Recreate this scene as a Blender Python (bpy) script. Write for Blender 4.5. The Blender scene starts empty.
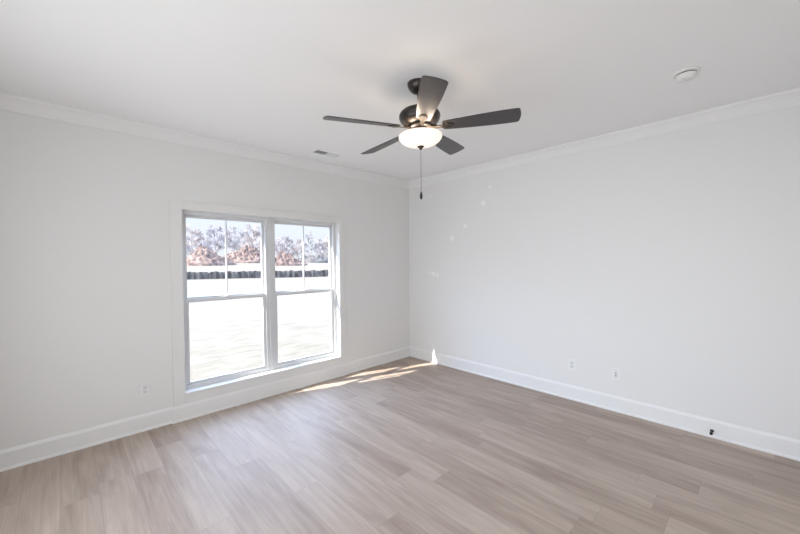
import bpy, bmesh, math, random
from mathutils import Vector, Matrix, noise
R = math.radians
SC = bpy.context.scene
COL = SC.collection

# ------------------------------------------------------------------ camera
CAM_H = 1.5
YAW, PITCH, ROLL = 0.8027, -0.01814, -0.00834
fw = Vector((math.cos(YAW)*math.cos(PITCH), math.sin(YAW)*math.cos(PITCH), math.sin(PITCH)))
rt = Vector((math.sin(YAW), -math.cos(YAW), 0))
up = rt.cross(fw)
rt, up = rt*math.cos(ROLL)+up*math.sin(ROLL), up*math.cos(ROLL)-rt*math.sin(ROLL)
cd = bpy.data.cameras.new('camera')
cd.sensor_width = 36
cd.lens = 346.25/800*36
cd.clip_start = 0.02
cd.clip_end = 2000
cam = bpy.data.objects.new('camera', cd)
cam.matrix_world = Matrix(((rt.x, up.x, -fw.x, 0), (rt.y, up.y, -fw.y, 0), (rt.z, up.z, -fw.z, CAM_H), (0, 0, 0, 1)))
COL.objects.link(cam)
SC.camera = cam

# ------------------------------------------------------------------ world, sun, added fill lamps behind the camera, exposure
A, B, H = 3.878, 3.809, 2.719          # right wall x, window wall y, ceiling height
BX, BY = -1.0, -1.1                    # the two walls behind the camera
w = bpy.data.worlds.new('sky'); SC.world = w; w.use_nodes = True
nt = w.node_tree; nt.nodes.clear()
tc = nt.nodes.new('ShaderNodeTexCoord'); sx = nt.nodes.new('ShaderNodeSeparateXYZ')
rp = nt.nodes.new('ShaderNodeValToRGB'); bg = nt.nodes.new('ShaderNodeBackground'); wo = nt.nodes.new('ShaderNodeOutputWorld')
nt.links.new(tc.outputs['Generated'], sx.inputs[0]); nt.links.new(sx.outputs['Z'], rp.inputs[0])
nt.links.new(rp.outputs[0], bg.inputs[0]); nt.links.new(bg.outputs[0], wo.inputs[0])
els = rp.color_ramp.elements
els[0].position = 0.0; els[0].color = (0.44, 0.455, 0.48, 1)
els[1].position = 1.0; els[1].color = (1.1, 1.5, 2.2, 1)
e = els.new(0.10); e.color = (0.45, 0.49, 0.555, 1)
e = els.new(0.155); e.color = (0.47, 0.51, 0.57, 1)
e = els.new(0.24); e.color = (2.9, 3.55, 5.0, 1)
e = els.new(0.45); e.color = (2.7, 3.5, 5.1, 1)
bg.inputs['Strength'].default_value = 2.1

sl = bpy.data.lights.new('sun', 'SUN'); sl.energy = 21.0; sl.angle = R(0.53); sl.color = (1.0, 0.95, 0.88)
so = bpy.data.objects.new('sun', sl); COL.objects.link(so)
so.rotation_euler = Vector((1.0, -0.35, -0.875)).to_track_quat('-Z', 'Y').to_euler()
so.location = (-8, 8, 12)

def area(name, loc, direction, sx_, sy_, power, color):
    l = bpy.data.lights.new(name, 'AREA'); l.shape = 'RECTANGLE'; l.size = sx_; l.size_y = sy_; l.energy = power; l.color = color
    o = bpy.data.objects.new(name, l); COL.objects.link(o); o.location = loc
    o.rotation_euler = Vector(direction).to_track_quat('-Z', 'Y').to_euler()
    return o
area('back_fill', (1.4, BY+0.35, 1.2), (0, 1, 0), 3.6, 1.7, 5.5, (0.97, 1.0, 1.04))  # added weak fill lamp by the back wall, which has no opening
area('side_fill', (BX+0.35, 1.2, 1.2), (1, 0, 0.02), 3.2, 1.7, 44, (0.965, 1.0, 1.045))  # main fill lamp, added out of view to brighten the room
area('side_fill_low', (BX+0.37, 1.2, 0.9), (1, 0, -0.05), 3.2, 1.2, 8.0, (0.90, 1.0, 1.16)).data.spread = R(70)  # added narrow bluish fill for the lower right wall; no doorway here

SC.view_settings.view_transform = 'Standard'; SC.view_settings.look = 'None'
SC.view_settings.gamma = 1.0; SC.view_settings.use_curve_mapping = False
SC.view_settings.exposure = 0.0
SC.cycles.use_denoising = True
SC.cycles.max_bounces = 14; SC.cycles.diffuse_bounces = 8; SC.cycles.transparent_max_bounces = 16
SC.cycles.sample_clamp_indirect = 6.0

# ------------------------------------------------------------------ helpers
def mat(name, color, rough=0.6, metal=0.0, spec=0.5, emit=None, estr=0.0):
    m = bpy.data.materials.new(name); m.use_nodes = True
    b = m.node_tree.nodes['Principled BSDF']
    b.inputs['Base Color'].default_value = (*color, 1); b.inputs['Roughness'].default_value = rough
    b.inputs['Metallic'].default_value = metal; b.inputs['Specular IOR Level'].default_value = spec
    if emit: b.inputs['Emission Color'].default_value = (*emit, 1); b.inputs['Emission Strength'].default_value = estr
    return m

class NT:
    def __init__(s, m): s.t = m.node_tree; s.n = s.t.nodes; s.b = s.n['Principled BSDF']
    def node(s, k, **kw):
        n = s.n.new(k)
        for a, v in kw.items(): setattr(n, a, v)
        return n
    def link(s, a, b): s.t.links.new(a, b)
    def put(s, sock, v):
        if hasattr(v, 'is_output'): s.link(v, sock)
        else: sock.default_value = v
    def math(s, op, a, b=0.0, c=0.0):
        n = s.node('ShaderNodeMath', operation=op)
        for i, v in enumerate((a, b, c)): s.put(n.inputs[i], v)
        return n.outputs[0]
    def mix(s, f, a, b):
        n = s.node('ShaderNodeMix', data_type='RGBA')
        s.put(n.inputs['Factor'], f)
        for k, v in ((6, a), (7, b)): s.put(n.inputs[k], v)
        return n.outputs[2]

def obj(name, bm, m, parent=None, smooth=False, bevel=0.0):
    me = bpy.data.meshes.new(name)
    bmesh.ops.recalc_face_normals(bm, faces=bm.faces)
    bm.to_mesh(me); bm.free()
    if m: me.materials.append(m)
    if smooth:
        for p in me.polygons: p.use_smooth = True
    o = bpy.data.objects.new(name, me); COL.objects.link(o)
    if parent: o.parent = parent
    if bevel:
        md = o.modifiers.new('bevel', 'BEVEL'); md.width = bevel; md.segments = 2; md.limit_method = 'ANGLE'; md.angle_limit = R(40)
    return o
def tag(o, label, cat, group=None, kind=None):
    o['label'] = label; o['category'] = cat
    if group: o['group'] = group
    if kind: o['kind'] = kind
    return o
def empty(name, loc, label, cat, group=None, kind=None):
    o = bpy.data.objects.new(name, None); COL.objects.link(o); o.location = loc; o.empty_display_size = 0.1
    return tag(o, label, cat, group, kind)
def box(bm, x0, x1, y0, y1, z0, z1, mx=None):
    vs = [bm.verts.new((x, y, z)) for x in (x0, x1) for y in (y0, y1) for z in (z0, z1)]
    for f in ((0, 1, 3, 2), (4, 6, 7, 5), (0, 4, 5, 1), (2, 3, 7, 6), (0, 2, 6, 4), (1, 5, 7, 3)): bm.faces.new([vs[i] for i in f])
    if mx: bmesh.ops.transform(bm, matrix=mx, verts=vs)
    return bm
def bxs(*bs):
    bm = bmesh.new()
    for b in bs: box(bm, *b)
    return bm
def lathe(bm, prof, seg=48, mx=None):
    rings = []; new = []
    for r, z in prof:
        if r < 1e-5: v = bm.verts.new((0, 0, z)); rings.append([v]*seg); new.append(v)
        else:
            g = [bm.verts.new((r*math.cos(2*math.pi*i/seg), r*math.sin(2*math.pi*i/seg), z)) for i in range(seg)]
            rings.append(g); new += g
    for a, b in zip(rings, rings[1:]):
        for i in range(seg):
            j = (i+1) % seg; q = []
            for v in (a[i], a[j], b[j], b[i]):
                if v not in q: q.append(v)
            if len(q) > 2: bm.faces.new(q)
    if mx: bmesh.ops.transform(bm, matrix=mx, verts=new)
    return bm
def prism(bm, pts, d, mx=None):                       # polygon in XY, thickness d in +Z
    a = [bm.verts.new((x, y, 0)) for x, y in pts]; b = [bm.verts.new((x, y, d)) for x, y in pts]
    bm.faces.new(a[::-1]); bm.faces.new(b); n = len(pts)
    for i in range(n): bm.faces.new((a[i], a[(i+1) % n], b[(i+1) % n], b[i]))
    if mx: bmesh.ops.transform(bm, matrix=mx, verts=a+b)
    return bm
def sweep(bm, prof, p0, p1, nrm):                     # profile (offset along nrm, z) swept from p0 to p1
    p0, p1, nrm = Vector(p0), Vector(p1), Vector(nrm)
    a = [bm.verts.new(p0+nrm*o+Vector((0, 0, z))) for o, z in prof]; b = [bm.verts.new(p1+nrm*o+Vector((0, 0, z))) for o, z in prof]
    n = len(prof); bm.faces.new(a); bm.faces.new(b[::-1])
    for i in range(n): bm.faces.new((a[i], b[i], b[(i+1) % n], a[(i+1) % n]))
    return bm

# ------------------------------------------------------------------ materials
def paint(name, color, rough=0.55, patches=None, patch_col=(0.9, 0.9, 0.89)):
    m = mat(name, color, rough, spec=0.3); t = NT(m)
    c = t.node('ShaderNodeTexCoord')
    n = t.node('ShaderNodeTexNoise'); n.inputs['Scale'].default_value = 260; n.inputs['Detail'].default_value = 2
    t.link(c.outputs['Object'], n.inputs['Vector'])
    bp = t.node('ShaderNodeBump'); bp.inputs['Strength'].default_value = 0.04; bp.inputs['Distance'].default_value = 0.002
    t.link(n.outputs['Fac'], bp.inputs['Height']); t.link(bp.outputs[0], t.b.inputs['Normal'])
    if patches:                                       # small paler patches, irregular in outline
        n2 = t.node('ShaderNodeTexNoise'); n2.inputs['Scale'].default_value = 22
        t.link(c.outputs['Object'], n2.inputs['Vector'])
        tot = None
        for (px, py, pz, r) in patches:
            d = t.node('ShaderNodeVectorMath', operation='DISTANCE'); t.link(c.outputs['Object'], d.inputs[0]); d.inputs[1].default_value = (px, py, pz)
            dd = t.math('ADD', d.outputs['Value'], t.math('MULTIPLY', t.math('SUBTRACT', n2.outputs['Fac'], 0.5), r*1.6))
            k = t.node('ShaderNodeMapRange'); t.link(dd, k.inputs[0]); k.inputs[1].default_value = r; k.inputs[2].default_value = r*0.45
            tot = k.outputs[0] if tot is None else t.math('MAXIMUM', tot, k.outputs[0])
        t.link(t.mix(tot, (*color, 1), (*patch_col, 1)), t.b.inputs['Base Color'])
    return m

WALLC = (0.77, 0.768, 0.755)
m_wall = paint('wall_paint', WALLC)
m_wall_r = paint('wall_paint_patchy', WALLC, patches=[(A, 2.365, 2.42, .026), (A, 2.468, 2.234, .04), (A, 2.748, 1.96, .04), (A, 2.967, 1.81, .045),
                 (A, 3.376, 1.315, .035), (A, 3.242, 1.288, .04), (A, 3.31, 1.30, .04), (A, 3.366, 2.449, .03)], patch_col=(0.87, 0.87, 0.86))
m_ceil = paint('ceiling_paint', (0.86, 0.862, 0.86), 0.8)
m_trim = mat('trim_enamel', (0.80, 0.80, 0.795), 0.35, spec=0.45)
m_vinyl = mat('window_vinyl', (0.67, 0.68, 0.69), 0.35, spec=0.5)
m_plastic = mat('white_plastic', (0.80, 0.80, 0.79), 0.35)
m_plastic_d = mat('white_plastic_receptacle', (0.72, 0.72, 0.72), 0.4)
m_slot = mat('slot_black', (0.03, 0.03, 0.03), 0.6)
m_jack = mat('jack_grey', (0.30, 0.30, 0.30), 0.5)
m_duct = mat('duct_dark', (0.06, 0.06, 0.06), 0.8)
m_chrome = mat('steel', (0.6, 0.6, 0.6), 0.3, metal=1.0)
m_bronze = mat('oiled_bronze', (0.040, 0.033, 0.029), 0.28, metal=0.5, spec=0.6)
m_black = mat('black_rubber', (0.012, 0.012, 0.012), 0.45)

BULB = 72.0
def wood_blade():
    m = mat('dark_wood_blade', (0.045, 0.04, 0.038), 0.33, spec=0.7); t = NT(m)
    c = t.node('ShaderNodeTexCoord'); mp = t.node('ShaderNodeMapping'); mp.inputs['Scale'].default_value = (3, 60, 3)
    n = t.node('ShaderNodeTexNoise'); n.inputs['Scale'].default_value = 2.0; n.inputs['Detail'].default_value = 5
    t.link(c.outputs['Object'], mp.inputs[0]); t.link(mp.outputs[0], n.inputs['Vector'])
    t.link(t.mix(n.outputs['Fac'], (0.026, 0.023, 0.024, 1), (0.066, 0.059, 0.060, 1)), t.b.inputs['Base Color'])
    return m
m_blade = wood_blade()

def glow_glass():
    m = mat('frosted_bowl_glass', (0.92, 0.88, 0.82), 0.35, emit=(1.0, 0.86, 0.72), estr=0.62)
    return m
m_bowl = glow_glass()

def thin_glass():
    m = bpy.data.materials.new('window_glass'); m.use_nodes = True
    n = m.node_tree.nodes; l = m.node_tree.links; n.clear()
    o = n.new('ShaderNodeOutputMaterial'); tr = n.new('ShaderNodeBsdfTransparent'); gl = n.new('ShaderNodeBsdfGlossy'); mx = n.new('ShaderNodeMixShader')
    lw = n.new('ShaderNodeLayerWeight'); pw = n.new('ShaderNodeMath'); pw.operation = 'POWER'; pw.inputs[1].default_value = 5.0
    fr = n.new('ShaderNodeMath'); fr.operation = 'MULTIPLY_ADD'; fr.inputs[1].default_value = 0.96; fr.inputs[2].default_value = 0.04
    l.new(lw.outputs['Facing'], pw.inputs[0]); l.new(pw.outputs[0], fr.inputs[0])
    tr.inputs[0].default_value = (0.985, 0.99, 0.99, 1); gl.inputs['Roughness'].default_value = 0.01
    l.new(fr.outputs[0], mx.inputs[0]); l.new(tr.outputs[0], mx.inputs[1]); l.new(gl.outputs[0], mx.inputs[2]); l.new(mx.outputs[0], o.inputs[0])
    return m
m_glass = thin_glass()

def plank_floor():
    m = mat('oak_planks', (0.4, 0.33, 0.28), 0.38, spec=0.34); t = NT(m)
    PW, PL = 0.182, 1.22
    c = t.node('ShaderNodeTexCoord'); s = t.node('ShaderNodeSeparateXYZ'); t.link(c.outputs['Object'], s.inputs[0])
    x = t.math('DIVIDE', t.math('ADD', s.outputs['X'], 20.07), PW); row = t.math('FLOOR', x); fx = t.math('FRACT', x)
    wr = t.node('ShaderNodeTexWhiteNoise', noise_dimensions='1D'); t.link(row, wr.inputs['W'])
    y = t.math('ADD', t.math('DIVIDE', t.math('ADD', s.outputs['Y'], 20.0), PL), wr.outputs['Value'])
    pl = t.math('FLOOR', y); fy = t.math('FRACT', y)
    cid = t.node('ShaderNodeCombineXYZ'); t.link(row, cid.inputs[0]); t.link(pl, cid.inputs[1])
    wn = t.node('ShaderNodeTexWhiteNoise', noise_dimensions='3D'); t.link(cid.outputs[0], wn.inputs['Vector'])
    # grain coordinates, shifted per plank
    gv = t.node('ShaderNodeCombineXYZ')
    t.link(t.math('ADD', t.math('MULTIPLY', s.outputs['X'], 26.0), t.math('MULTIPLY', wn.outputs['Value'], 91.0)), gv.inputs[0])
    t.link(t.math('MULTIPLY', s.outputs['Y'], 1.5), gv.inputs[1]); t.link(t.math('MULTIPLY', wn.outputs['Value'], 37.0), gv.inputs[2])
    g1 = t.node('ShaderNodeTexNoise'); g1.inputs['Scale'].default_value = 1.0; g1.inputs['Detail'].default_value = 6; g1.inputs['Roughness'].default_value = 0.6; g1.inputs['Distortion'].default_value = 0.6
    t.link(gv.outputs[0], g1.inputs['Vector'])
    gv2 = t.node('ShaderNodeVectorMath', operation='MULTIPLY'); t.link(gv.outputs[0], gv2.inputs[0]); gv2.inputs[1].default_value = (5, 2.2, 1)
    g2 = t.node('ShaderNodeTexNoise'); g2.inputs['Scale'].default_value = 1.0; g2.inputs['Detail'].default_value = 4; t.link(gv2.outputs[0], g2.inputs['Vector'])
    cr = t.node('ShaderNodeValToRGB'); e = cr.color_ramp.elements
    e[0].position = 0.25; e[0].color = (0.315, 0.243, 0.197, 1); e[1].position = 0.75; e[1].color = (0.53, 0.443, 0.375, 1)
    k = t.math('ADD', t.math('MULTIPLY', g1.outputs['Fac'], 0.62), t.math('MULTIPLY', g2.outputs['Fac'], 0.2))
    gv3 = t.node('ShaderNodeVectorMath', operation='MULTIPLY'); t.link(gv.outputs[0], gv3.inputs[0]); gv3.inputs[1].default_value = (0.32, 1.1, 1)
    g3 = t.node('ShaderNodeTexNoise'); g3.inputs['Scale'].default_value = 1.0; g3.inputs['Detail'].default_value = 3; g3.inputs['Distortion'].default_value = 0.8; t.link(gv3.outputs[0], g3.inputs['Vector'])
    k = t.math('ADD', k, t.math('MULTIPLY', t.math('SUBTRACT', g3.outputs['Fac'], 0.5), 0.55))
    k = t.math('ADD', k, t.math('MULTIPLY', wn.outputs['Value'], 0.20))
    t.link(k, cr.inputs[0])
    ex = t.math('MULTIPLY', t.math('MINIMUM', fx, t.math('SUBTRACT', 1.0, fx)), PW)
    ey = t.math('MULTIPLY', t.math('MINIMUM', fy, t.math('SUBTRACT', 1.0, fy)), PL)
    ed = t.math('MINIMUM', ex, ey)
    gp = t.node('ShaderNodeMapRange'); t.link(ed, gp.inputs[0]); gp.inputs[1].default_value = 0.0004; gp.inputs[2].default_value = 0.0022
    seam = gp.outputs[0]
    t.link(t.mix(seam, (0.345, 0.275, 0.23, 1), cr.outputs[0]), t.b.inputs['Base Color'])
    bp = t.node('ShaderNodeBump'); bp.inputs['Strength'].default_value = 0.15; bp.inputs['Distance'].default_value = 0.001
    t.link(t.math('ADD', seam, t.math('MULTIPLY', g2.outputs['Fac'], 0.25)), bp.inputs['Height']); t.link(bp.outputs[0], t.b.inputs['Normal'])
    t.link(t.math('ADD', t.math('MULTIPLY', g1.outputs['Fac'], 0.12), 0.44), t.b.inputs['Roughness'])
    return m

def noisy(name, c0, c1, scale, rough=0.9, stretch=(1, 1, 1), detail=6, lo=0.35, hi=0.65):
    m = mat(name, c0, rough, spec=0.1); t = NT(m)
    c = t.node('ShaderNodeTexCoord'); mp = t.node('ShaderNodeMapping'); mp.inputs['Scale'].default_value = stretch
    n = t.node('ShaderNodeTexNoise'); n.inputs['Scale'].default_value = scale; n.inputs['Detail'].default_value = detail
    t.link(c.outputs['Object'], mp.inputs[0]); t.link(mp.outputs[0], n.inputs['Vector'])
    k = t.node('ShaderNodeMapRange'); t.link(n.outputs['Fac'], k.inputs[0]); k.inputs[1].default_value = lo; k.inputs[2].default_value = hi
    t.link(t.mix(k.outputs[0], (*c0, 1), (*c1, 1)), t.b.inputs['Base Color'])
    return m

# ------------------------------------------------------------------ room shell
OX0, OX1, OZ0, OZ1 = 0.80, 2.57, 0.244, 2.005       # window opening
WT = 4.04                                            # outer face of the window wall
def struct(name, bm, m, label, cat, **kw):
    return tag(obj(name, bm, m, **kw), label, cat, kind='structure')
struct('floor', bxs((BX-.1, A+.12, BY-.1, WT, -.12, 0)), plank_floor(), 'pale greyish oak plank floor running towards the window wall', 'floor')
struct('ceiling', bxs((BX-.1, A+.12, BY-.1, WT, H, H+.15)), m_ceil, 'smooth flat white painted ceiling above the fan', 'ceiling')
struct('wall_left', bxs((BX-.1, OX0, B, WT, 0, H), (OX1, A+.12, B, WT, 0, H), (OX0, OX1, B, WT, 0, OZ0), (OX0, OX1, B, WT, OZ1, H)), m_wall,
       'white painted wall with the wide double window', 'wall')
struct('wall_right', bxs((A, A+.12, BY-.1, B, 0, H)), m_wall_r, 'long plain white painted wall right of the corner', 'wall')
struct('wall_back', bxs((BX-.1, A, BY-.1, BY, 0, H)), m_wall, 'white wall behind the viewer opposite the window', 'wall')
struct('wall_near', bxs((BX-.1, BX, BY, B, 0, H)), m_wall, 'white wall behind the viewer opposite the plain wall', 'wall')

# surround around the window: a flat white boxed-out panel, 18 mm proud
PX0, PX1, PZ1, PD = 0.704, 2.653, 2.08, 0.018
struct('trim_1', bxs((PX0, OX0, B-PD, B, 0, PZ1), (OX1, PX1, B-PD, B, 0, PZ1), (OX0, OX1, B-PD, B, OZ1, PZ1), (OX0, OX1, B-PD, B, 0, OZ0)), m_wall,
       'flat white panel boxed out around the double window down to the floor', 'window surround', bevel=0.002)
BASE = [(0, 0), (.024, 0), (.024, .010), (.020, .018), (.014, .022), (.014, .128), (.010, .140), (.005, .150), (0, .150)]
bm = bmesh.new()
sweep(bm, BASE, (BX, B, 0), (PX0, B, 0), (0, -1, 0)); sweep(bm, BASE, (PX0-.014, B-PD, 0), (PX1+.014, B-PD, 0), (0, -1, 0)); sweep(bm, BASE, (PX1, B, 0), (A, B, 0), (0, -1, 0))
struct('baseboard_left', bm, m_trim, 'white baseboard under the window stepping out round the surround', 'baseboard')
struct('baseboard_right', sweep(bmesh.new(), BASE, (A, BY, 0), (A, B, 0), (-1, 0, 0)), m_trim, 'white baseboard along the long plain wall', 'baseboard')
CROWN = [(0, H-.105), (.010, H-.105), (.012, H-.092), (.022, H-.074), (.036, H-.050), (.054, H-.028), (.066, H-.020), (.070, H-.012), (.070, H), (0, H)]
struct('trim_2', sweep(bmesh.new(), CROWN, (BX, B, 0), (A, B, 0), (0, -1, 0)), m_trim, 'white crown moulding over the window wall', 'crown moulding', smooth=False)
struct('trim_3', sweep(bmesh.new(), CROWN, (A, BY, 0), (A, B, 0), (-1, 0, 0)), m_trim, 'white crown moulding over the long plain wall', 'crown moulding')

# ------------------------------------------------------------------ windows: two single-hung units side by side
YF = B+0.07                                          # inner face of the vinyl frames
MIDX = (OX0+OX1)/2
def window(n, x0, x1, label):
    w_ = empty('window_%d' % n, ((x0+x1)/2, YF, OZ0), label, 'window', kind='structure')
    ox, oz = (x0+x1)/2, OZ0
    def P(name, bs, m, parent=w_, bevel=0.002):
        bm = bxs(*[(b[0]-ox, b[1]-ox, b[2]-YF, b[3]-YF, b[4]-oz, b[5]-oz) for b in bs])
        return obj(name, bm, m, parent, bevel=bevel)
    F = 0.036; YB = YF+0.085
    z0, z1 = OZ0, OZ1; zm = 1.125
    P('frame', [(x0, x0+F, YF, YB, z0, z1), (x1-F, x1, YF, YB, z0, z1), (x0+F, x1-F, YF, YB, z1-F, z1), (x0+F, x1-F, YF, YB, z0, z0+.032), (x0+F, x1-F, YF-.0, YF+.014, z0+.032, z0+.048)], m_vinyl)
    # upper sash, in the outer track
    S = 0.026; a0, a1 = x0+F, x1-F; ya, yb = YF+.046, YF+.074
    up_ = P('upper_sash', [(a0, a0+S, ya, yb, zm, z1-F), (a1-S, a1, ya, yb, zm, z1-F), (a0+S, a1-S, ya, yb, z1-F-S, z1-F), (a0+S, a1-S, ya, yb, zm, zm+.030)], m_vinyl)
    P('pane', [(a0+S-.004, a1-S+.004, ya+.012, ya+.016, zm+.026, z1-F-S+.004)], m_glass, up_, 0)
    cx = (a0+a1)/2
    P('muntin', [(cx-.0065, cx+.0065, ya+.005, ya+.023, zm+.030, z1-F-S)], m_vinyl, up_)
    # lower sash, in the inner track
    S = 0.031; ya, yb = YF+.014, YF+.042; zb = z0+.032
    lo = P('lower_sash', [(a0, a0+S, ya, yb, zb, zm+.014), (a1-S, a1, ya, yb, zb, zm+.014), (a0+S, a1-S, ya, yb, zb, zb+.042), (a0+S, a1-S, ya, yb, zm-.022, zm+.014)], m_vinyl)
    P('pane', [(a0+S-.004, a1-S+.004, ya+.012, ya+.016, zb+.038, zm-.018)], m_glass, lo, 0)
    P('sash_lock', [(cx-.025, cx+.025, ya-.002, ya+.022, zm+.014, zm+.022), (cx-.006, cx+.02, ya-.008, ya+.01, zm+.022, zm+.030)], m_vinyl, lo)
    P('lift_rail', [(cx-.20, cx+.20, ya-.012, ya, zb+.012, zb+.022)], m_vinyl, lo)
    return w_
window(1, OX0, MIDX-.016, 'left half of the white double window, single hung with one muntin above')
window(2, MIDX+.016, OX1, 'right half of the white double window, nearest the room corner')
struct('trim_4', bxs((MIDX-.016, MIDX+.016, YF-.012, YF+.085, OZ0, OZ1)), m_vinyl, 'white upright mullion between the two window halves', 'mullion', bevel=.002)
struct('trim_5', bxs((OX0, OX1, B-.026, YF, OZ0-.004, OZ0+.010)), m_trim, 'thin white sill board along the bottom of the double window', 'window sill', bevel=.002)

# ------------------------------------------------------------------ ceiling fan
f0 = Vector((math.cos(YAW), math.sin(YAW), 0)); r0 = Vector((math.sin(YAW), -math.cos(YAW), 0))
fc = f0*2.41+r0*0.137
fan = empty('ceiling_fan', (fc.x, fc.y, H), 'dark bronze five-blade ceiling fan with lit frosted glass bowl', 'ceiling fan')
TILT = Matrix.Rotation(R(-1.8), 4, f0)               # the fan hangs a little out of level on its ball joint
def fpart(name, prof, m, tilt=True, parent=fan, smooth=True, seg=64):
    o = obj(name, lathe(bmesh.new(), prof, seg), m, parent, smooth=smooth)
    if tilt and parent is fan: o.matrix_basis = TILT
    return o
fpart('canopy', [(0, 0), (.076, 0), (.076, -.008), (.073, -.022), (.062, -.042), (.044, -.058), (.028, -.066), (.014, -.068), (0, -.068)], m_bronze, tilt=False)
fpart('downrod', [(0, -.04), (.0125, -.04), (.0125, -.15), (.024, -.15), (.026, -.155), (.026, -.17), (0, -.17)], m_bronze)
fpart('motor_housing', [(0, -.176), (.050, -.177), (.085, -.180), (.116, -.188), (.134, -.202), (.142, -.218), (.143, -.232), (.138, -.238), (.139, -.246), (.128, -.264), (.108, -.280), (.090, -.287), (0, -.287)], m_bronze)
fpart('flywheel', [(0, -.286), (.082, -.286), (.084, -.290), (.084, -.306), (.078, -.310), (0, -.310)], m_bronze)
fpart('light_fitter', [(0, -.309), (.052, -.309), (.056, -.318), (.058, -.332), (.052, -.345), (.030, -.350), (.012, -.352), (.010, -.43), (0, -.43)], m_bronze)
bowl = fpart('glass_bowl', [(.139, -.356), (.145, -.354), (.149, -.357), (.150, -.364), (.147, -.377), (.137, -.391), (.120, -.405), (.094, -.417), (.060, -.426), (.025, -.430), (0, -.431),
                            (0, -.425), (.025, -.424), (.058, -.420), (.091, -.411), (.116, -.399), (.132, -.386), (.141, -.374), (.143, -.364), (.139, -.356)], m_bowl)
m_bulb = mat('lit_bulb', (1, .95, .9), .4, emit=(1.0, 0.80, 0.62), estr=BULB)
for i in range(3):
    q = R(120*i+30)
    o = obj('light_bulb', lathe(bmesh.new(), [(0, -.022), (.014, -.018), (.021, -.008), (.022, 0), (.018, .012), (.011, .024), (.010, .030), (0, .030)], 12), m_bulb, fan, smooth=True)
    o.matrix_basis = TILT @ Matrix.Translation((.078*math.cos(q), .078*math.sin(q), -.378))
fpart('finial', [(0, -.428), (.024, -.429), (.025, -.433), (.018, -.438), (.013, -.442), (.011, -.447), (.006, -.453), (0, -.456)], mat('finial_bronze', (.10, .075, .06), .3, .6))

def blade_mesh():
    pts = []
    r_in, r_out = .165, .664
    def hw(r):
        s = (r-r_in)/(r_out-r_in)
        return .046+.024*math.sin(min(1, s*1.12)*math.pi/2)
    N = 16
    lower = [(r_in+(r_out-.03-r_in)*i/N, -hw(r_in+(r_out-.03-r_in)*i/N)) for i in range(N+1)]
    upper = [(x, -y) for x, y in reversed(lower)]
    yv = hw(r_out-.03); tip = []
    for i in range(1, 7):                              # rounded outer corners with a slightly bowed tip between
        a = -math.pi/2+math.pi/2*i/6; tip.append((r_out-.03+.022*math.cos(a), -(yv-.022)+.022*math.sin(a)))
    mid = [(r_out-.008+.006*math.cos(math.pi*(k/6-.5)), (yv-.022)*(k/3-1)) for k in range(1, 6)]
    tip2 = [(x, -y) for x, y in reversed(tip)]
    root = [(r_in-.010, hw(r_in)-.014), (r_in-.010, -(hw(r_in)-.014))]
    bm = bmesh.new(); prism(bm, lower+tip+mid+tip2+upper+root, .006, Matrix.Translation((0, 0, -.003)))
    return bm
def iron_mesh():
    bm = bmesh.new()
    prism(bm, [(.072, -.016), (.120, -.013), (.150, -.014), (.168, -.030), (.190, -.034), (.212, -.022), (.232, -.010), (.236, 0), (.232, .010), (.212, .022), (.190, .034), (.168, .030), (.150, .014), (.120, .013), (.072, .016)], .005, Matrix.Translation((0, 0, -.0085)))
    box(bm, .066, .118, -.012, .012, -.010, .010)
    return bm
def screw_mesh():
    bm = bmesh.new(); lathe(bm, [(0, -.012), (.003, -.012), (.0055, -.0095), (.0055, -.0085), (0, -.0085)], 12); return bm
b_me = i_me = s_me = None
for k in range(5):
    th = YAW-math.pi/2+R([-15.5, 56.5, 128.5, 200.5, 272.5][k]+1.0)
    if k == 0:
        b = obj('blade', blade_mesh(), m_blade, fan, bevel=.0015); b_me = b.data
        it = obj('blade_iron', iron_mesh(), m_bronze, b, bevel=.0015); i_me = it.data
        scs = []
        for (x, y) in ((.186, -.022), (.186, .022), (.222, 0)):
            s_ = obj('screw', screw_mesh(), m_bronze, b) if not scs else scs[0].copy()
            if scs: COL.objects.link(s_); s_.parent = b
            s_.location = (x, y, 0); scs.append(s_)
        first = b
    else:
        b = first.copy(); COL.objects.link(b); b.parent = fan
        for ch in [it]+scs:
            c = ch.copy(); COL.objects.link(c); c.parent = b
    b.matrix_basis = TILT @ Matrix.Rotation(th, 4, 'Z') @ Matrix.Translation((0, 0, -.306)) @ Matrix.Rotation(R(-14), 4, 'X')
# pull chain: beaded, hanging plumb from the finial
end = TILT @ Vector((0, 0, -.452))
prof = [(0, 0)]
for i in range(94):
    z = -i*.0031; prof += [(.0006, z-.0001), (.0016, z-.0008), (.0016, z-.0022), (.0006, z-.0029)]
prof += [(0, -.2925)]
ch = obj('pull_chain', lathe(bmesh.new(), prof, 8), mat('chain_metal', (.10, .09, .085), .4, .6), fan, smooth=True); ch.location = end
fob = obj('chain_fob', lathe(bmesh.new(), [(0, -.290), (.004, -.291), (.0055, -.296), (.0055, -.303), (.008, -.308), (.0095, -.320), (.0085, -.334), (.005, -.342), (0, -.344)], 20), m_black, ch, smooth=True)

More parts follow.
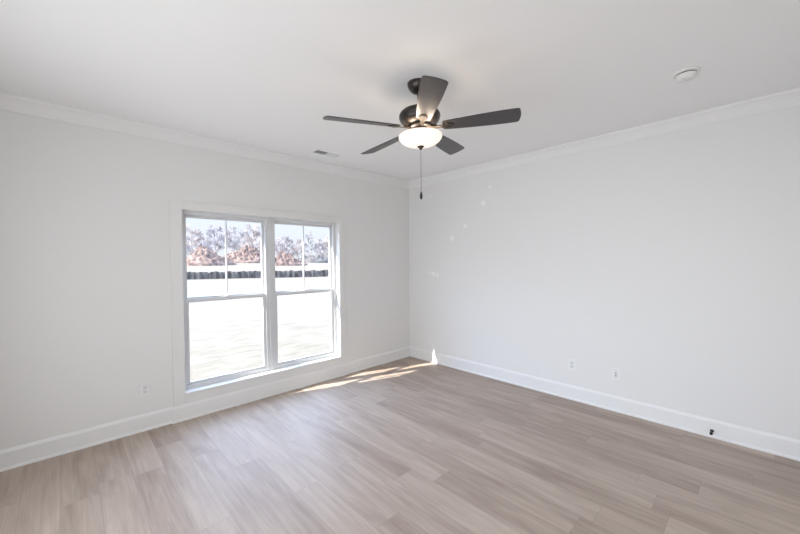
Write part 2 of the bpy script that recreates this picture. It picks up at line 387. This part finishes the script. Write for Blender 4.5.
# ------------------------------------------------------------------ smoke detector
sd = empty('smoke_detector', (2.95, .338, H), 'round white smoke detector alone on the ceiling', 'smoke detector')
obj('mounting_plate', lathe(bmesh.new(), [(0, 0), (.070, 0), (.070, -.008), (.066, -.012), (0, -.012)]), m_plastic, sd, smooth=False, bevel=.001)
obj('sensing_chamber', lathe(bmesh.new(), [(0, -.011), (.050, -.011), (.050, -.019), (0, -.019)]), m_duct, sd)
obj('cover', lathe(bmesh.new(), [(0, -.018), (.055, -.018), (.056, -.022), (.054, -.032), (.047, -.042), (.034, -.047), (0, -.048)]), m_plastic, sd, smooth=True)
bt = obj('test_button', lathe(bmesh.new(), [(0, -.046), (.012, -.046), (.012, -.0495), (.010, -.051), (0, -.051)], 24), m_plastic_d, sd); bt.location = (.012, .012, 0)
ld = obj('indicator_light', lathe(bmesh.new(), [(0, -.045), (.003, -.045), (.003, -.0485), (0, -.049)], 12), m_slot, sd); ld.location = (-.022, .01, 0)

# ------------------------------------------------------------------ ceiling air vent
VX, VY = 2.145, 3.40
av = empty('ceiling_vent', (VX, VY, H), 'white two-way ceiling air vent near the window wall', 'air vent')
bm = bxs((-.165, .165, -.075, -.050, -.006, 0), (-.165, .165, .050, .075, -.006, 0), (-.165, -.140, -.050, .050, -.006, 0), (.140, .165, -.050, .050, -.006, 0), (-.004, .004, -.05, .05, -.006, 0))
obj('frame', bm, m_plastic, av, bevel=.002)
obj('duct_opening', bxs((-.14, .14, -.05, .05, -.0015, -.0005)), m_duct, av)
for s in (-1, 1):
    bm = bmesh.new()
    for i in range(9):
        x = s*(.012+i*.0148)
        box(bm, -.0007, .0007, -.05, .05, -.0075, .0075, Matrix.Translation((x, 0, -.007)) @ Matrix.Rotation(R(-42*s), 4, 'Y'))
    obj('louver_bank', bm, m_plastic, av)

# ------------------------------------------------------------------ electrical outlets
def outlet(loc, rz, label, kind):
    o = empty('electrical_outlet' if kind == 'duplex' else 'wall_jack_plate', loc, label, 'outlet', 'white wall plates')
    o.rotation_euler = (0, 0, rz)                     # local -Y faces the room
    obj('cover_plate', bxs((-.0375, .0375, -.006, 0, -.0595, .0595)), m_plastic, o, bevel=.003)
    if kind == 'duplex':
        for z in (.0195, -.0195):
            rc = obj('receptacle', bxs((-.0165, .0165, -.0085, -.005, z-.0145, z+.0145)), m_plastic_d, o, bevel=.004)
            obj('slots', bxs((-.0085, -.006, -.0092, -.008, z-.002, z+.008), (.006, .0085, -.0092, -.008, z-.002, z+.007), (-.0025, .0025, -.0092, -.008, z-.0105, z-.006)), m_slot, rc)
        s_ = obj('screw', lathe(bmesh.new(), [(0, 0), (.003, 0), (.0025, .001), (0, .0015)], 12), m_chrome, o); s_.location = (0, -.006, 0); s_.rotation_euler = (R(90), 0, 0)
    else:
        obj('jack_insert', bxs((-.0165, .0165, -.009, -.005, -.033, .033)), m_plastic_d, o, bevel=.002)
        for z in (.012, -.012):
            obj('jack', bxs((-.006, .006, -.0096, -.008, z-.006, z+.006)), m_jack, o)
        for z in (.048, -.048):
            s_ = obj('screw', lathe(bmesh.new(), [(0, 0), (.003, 0), (.0025, .001), (0, .0015)], 12), m_chrome, o); s_.location = (0, -.006, z); s_.rotation_euler = (R(90), 0, 0)
    return o
outlet((.491, B, .366), 0, 'white outlet low on the window wall, left of the window', 'duplex')
outlet((A, 1.378, .374), R(-90), 'white outlet low on the long plain wall, the one nearer the room corner', 'duplex')
outlet((A, .966, .366), R(-90), 'white wall plate low on the long plain wall, the one nearer the black door stop', 'jack')

# ------------------------------------------------------------------ door stop on the right baseboard
ds = empty('door_stop', (A-.014, .26, .055), 'small black door stop sticking out of the right baseboard', 'door stop')
MX = Matrix.Rotation(R(-90), 4, 'Y')
obj('base', lathe(bmesh.new(), [(0, 0), (.013, 0), (.013, .004), (.009, .009), (0, .009)], 24, MX), m_black, ds, smooth=True)
obj('rod', lathe(bmesh.new(), [(0, .008), (.0055, .008), (.0055, .058), (0, .058)], 20, MX), m_black, ds, smooth=True)
obj('rubber_tip', lathe(bmesh.new(), [(0, .056), (.010, .056), (.011, .060), (.011, .070), (.008, .075), (0, .076)], 24, MX), m_black, ds, smooth=True)

# ------------------------------------------------------------------ outdoors
GZ = -0.45
def ground_z(x, y):
    d = y-4.0
    t = min(1, max(0, (d-38)/45)); return GZ+1.75*t*t*(3-2*t)+.05*noise.noise((x*.12, y*.12, 0))
m_lawn = noisy('dry_lawn', (0.104, 0.090, 0.068), (0.140, 0.123, 0.096), 3.6, stretch=(.6, 1.5, 1), detail=10)
bm = bmesh.new()
xs = [-70+4*i for i in range(62)]; ys = [4.06, 5, 7, 10, 13, 16, 20, 24, 28, 32, 36, 40, 44, 48, 52, 56, 60, 65, 70, 75, 80, 85, 90, 100, 110, 125, 140, 160, 190, 220]
g = [[bm.verts.new((x, y, ground_z(x, y))) for x in xs] for y in ys]
for j in range(len(ys)-1):
    for i in range(len(xs)-1): bm.faces.new((g[j][i], g[j][i+1], g[j+1][i+1], g[j+1][i]))
tag(obj('lawn', bm, m_lawn, smooth=True), 'pale dry lawn sloping up outside the window', 'lawn', kind='structure')

def bearing(px, dist):                                # a spot out in the field, by bearing and distance from the room
    a = YAW-math.atan((px-400)/346.25); return dist*math.cos(a), dist*math.sin(a)

# silt fence
random.seed(5)
p0 = bearing(120, 47.5); p1 = bearing(372, 47.0)
sf = empty('silt_fence', (p0[0], p0[1], ground_z(*p0)), 'low black silt fence stretched across the field outside', 'fence')
m_silt = noisy('silt_fabric', (0.03, 0.028, 0.028), (0.11, 0.10, 0.094), 2.6, stretch=(1, 1, .25))
N = 160; bm = bmesh.new(); top = []; bot = []; top2 = []; bot2 = []
for i in range(N+1):
    t = i/N; x = p0[0]+(p1[0]-p0[0])*t; y = p0[1]+(p1[1]-p0[1])*t+.10*math.sin(i*1.9)
    z = ground_z(x, y); hh = .78+.10*abs(math.sin(i*math.pi/8))+random.uniform(-.05, .05)
    q = (x-p0[0], y-p0[1], z-sf.location.z)
    for L, dy, dz in ((top, 0, hh), (bot, 0, -.08), (top2, .02, hh), (bot2, .02, -.08)): L.append(bm.verts.new((q[0], q[1]+dy, q[2]+dz)))
for i in range(N):
    bm.faces.new((bot[i], bot[i+1], top[i+1], top[i])); bm.faces.new((bot2[i], top2[i], top2[i+1], bot2[i+1])); bm.faces.new((top[i], top[i+1], top2[i+1], top2[i]))
obj('fabric', bm, m_silt, sf)
m_stake = mat('wood_stake', (.30, .26, .22), .8)
for i in range(0, N+1, 8):
    t = i/N; x = p0[0]+(p1[0]-p0[0])*t; y = p0[1]+(p1[1]-p0[1])*t
    s_ = obj('stake', bxs((-.03, .03, -.03, .03, -.2, 1.0)), m_stake, sf); s_.location = (x-p0[0], y-p0[1]+.14, ground_z(x, y)-sf.location.z)

# heaps of dug earth
m_red = noisy('red_earth', (0.046, 0.029, 0.028), (0.195, 0.137, 0.108), 1.3, detail=8)
m_grey = noisy('grey_earth', (0.065, 0.058, 0.056), (0.11, 0.10, 0.092), .9)
def heap(px, dist, rx, ry, hh, seed, label, m):
    x, y = bearing(px, dist); z = ground_z(x, y)
    bm = bmesh.new(); n1, n2 = 64, 28; rings = []
    for j in range(n2+1):
        s = j/n2
        if j == 0: rings.append([None]*n1); continue
        ring = []
        for i in range(n1):
            a = 2*math.pi*i/n1; rr = s*(1+.18*noise.noise((math.cos(a)*1.3+seed, math.sin(a)*1.3, seed)))
            u, v = rr*rx*math.cos(a), rr*ry*math.sin(a)
            prof = max(0, 1-s)**.8
            hz = hh*prof*(.75+.5*noise.noise((u*.22+seed, v*.22, seed)))+min(1, (1-s)*4)*(.95*noise.noise((u*.75+seed, v*.75, 3))+.75*noise.noise((u*1.9, v*1.9, seed)))
            ring.append(bm.verts.new((u, v, max(-.3, hz)-(.35 if j == n2 else 0))))
        rings.append(ring)
    c = bm.verts.new((0, 0, hh*.85))
    for i in range(n1): bm.faces.new((c, rings[1][i], rings[1][(i+1) % n1]))
    for j in range(1, n2):
        for i in range(n1): bm.faces.new((rings[j][i], rings[j+1][i], rings[j+1][(i+1) % n1], rings[j][(i+1) % n1]))
    o = obj('dirt_heap', bm, m); o.location = (x, y, z-.05)
    return tag(o, label, 'dirt heap', 'heaps of dug earth beyond the silt fence')
heap(208, 79, 5.4, 4.6, 4.2, 1.3, 'red earth heap seen through the left window half, left of its muntin', m_red)
heap(246, 93, 5.8, 5, 5.2, 4.1, 'red earth heap seen through the left window half, right of its muntin', m_red)
heap(286, 80, 4.8, 4.6, 3.5, 7.7, 'red earth heap seen through the right window half, left of its muntin', m_red)
heap(321, 96, 7.0, 5, 3.5, 9.2, 'low grey earth heap seen through the right window half, right of its muntin', m_grey)

# bare winter trees behind the heaps
barks = [noisy('bare_twigs_lilac', (.255, .225, .225), (.315, .283, .28), .5), noisy('bare_twigs_tan', (.28, .232, .216), (.33, .285, .265), .5), noisy('bare_twigs_grey', (.235, .215, .22), (.29, .27, .272), .5)]
TREES = [(181, 140, 11.5, 0), (192, 132, 13.0, 1), (204, 138, 12.2, 0), (215, 130, 13.4, 2), (229, 140, 14.2, 0), (241, 131, 13.0, 2), (254, 136, 14.6, 1), (266, 130, 13.2, 0),
         (277, 138, 11.0, 1), (287, 134, 10.6, 0), (298, 140, 9.6, 1), (309, 128, 12.4, 2), (319, 139, 9.8, 0), (330, 132, 11.2, 1)]
WHERE = ['at the far left edge of the left window half', 'second from the left in the left window half', 'third from the left in the left window half', 'just left of the left window muntin',
         'just right of the left window muntin', 'second right of the left window muntin', 'third right of the left window muntin', 'behind the post between the window halves',
         'first from the left in the right window half', 'second from the left in the right window half', 'just left of the right window muntin', 'tall and narrow, just right of the right window muntin',
         'second right of the right window muntin', 'at the far right edge of the right window half']
def tree(px, dist, hh, k, where, seed):
    rnd = random.Random(seed)
    x, y = bearing(px, dist); z = ground_z(x, y)
    t = empty('bare_tree', (x, y, z), 'pale bare winter tree, '+where, 'tree', 'bare trees beyond the earth heaps')
    wdt = hh*(.17 if px == 309 else .32)
    m = barks[k]
    obj('trunk', lathe(bmesh.new(), [(0, -.3), (.26, -.3), (.2, hh*.3), (.13, hh*.6), (.03, hh*.92), (0, hh*.93)], 8), m, t, smooth=True)
    bm = bmesh.new()
    def limb(a, b, r0_, r1_):
        d = (b-a); s = d.normalized(); u = s.orthogonal().normalized(); v = s.cross(u)
        A_ = [bm.verts.new(a+(u*math.cos(q)+v*math.sin(q))*r0_) for q in (0, 2.09, 4.19)]; B_ = [bm.verts.new(b+(u*math.cos(q)+v*math.sin(q))*r1_) for q in (0, 2.09, 4.19)]
        for i in range(3): bm.faces.new((A_[i], A_[(i+1) % 3], B_[(i+1) % 3], B_[i]))
    def grow(p, d, L, r_, lev):
        e_ = p+d*L; limb(p, e_, r_, r_*.6)
        if lev == 0: return
        for _ in range(4 if lev > 1 else 5):
            nd = (d+Vector((rnd.uniform(-1, 1), rnd.uniform(-1, 1), rnd.uniform(-.35, .8)))*.75).normalized()
            grow(p+d*L*rnd.uniform(.45, 1), nd, L*rnd.uniform(.5, .8), r_*.62, lev-1)
    for i in range(24):
        f_ = rnd.uniform(.16, .8); a_ = i*2.4
        grow(Vector((0, 0, hh*f_)), Vector((math.cos(a_), math.sin(a_), rnd.uniform(.3, 1.1))).normalized(), wdt*(1.05-f_*.75)*.75, .14, 3)
    obj('branches', bm, m, t)
for i, (px, dist, hh, k) in enumerate(TREES):
    d = dist+(-14, 4, 22)[i % 3]
    tree(px, d, hh*d/dist, k, WHERE[i], 100+i)
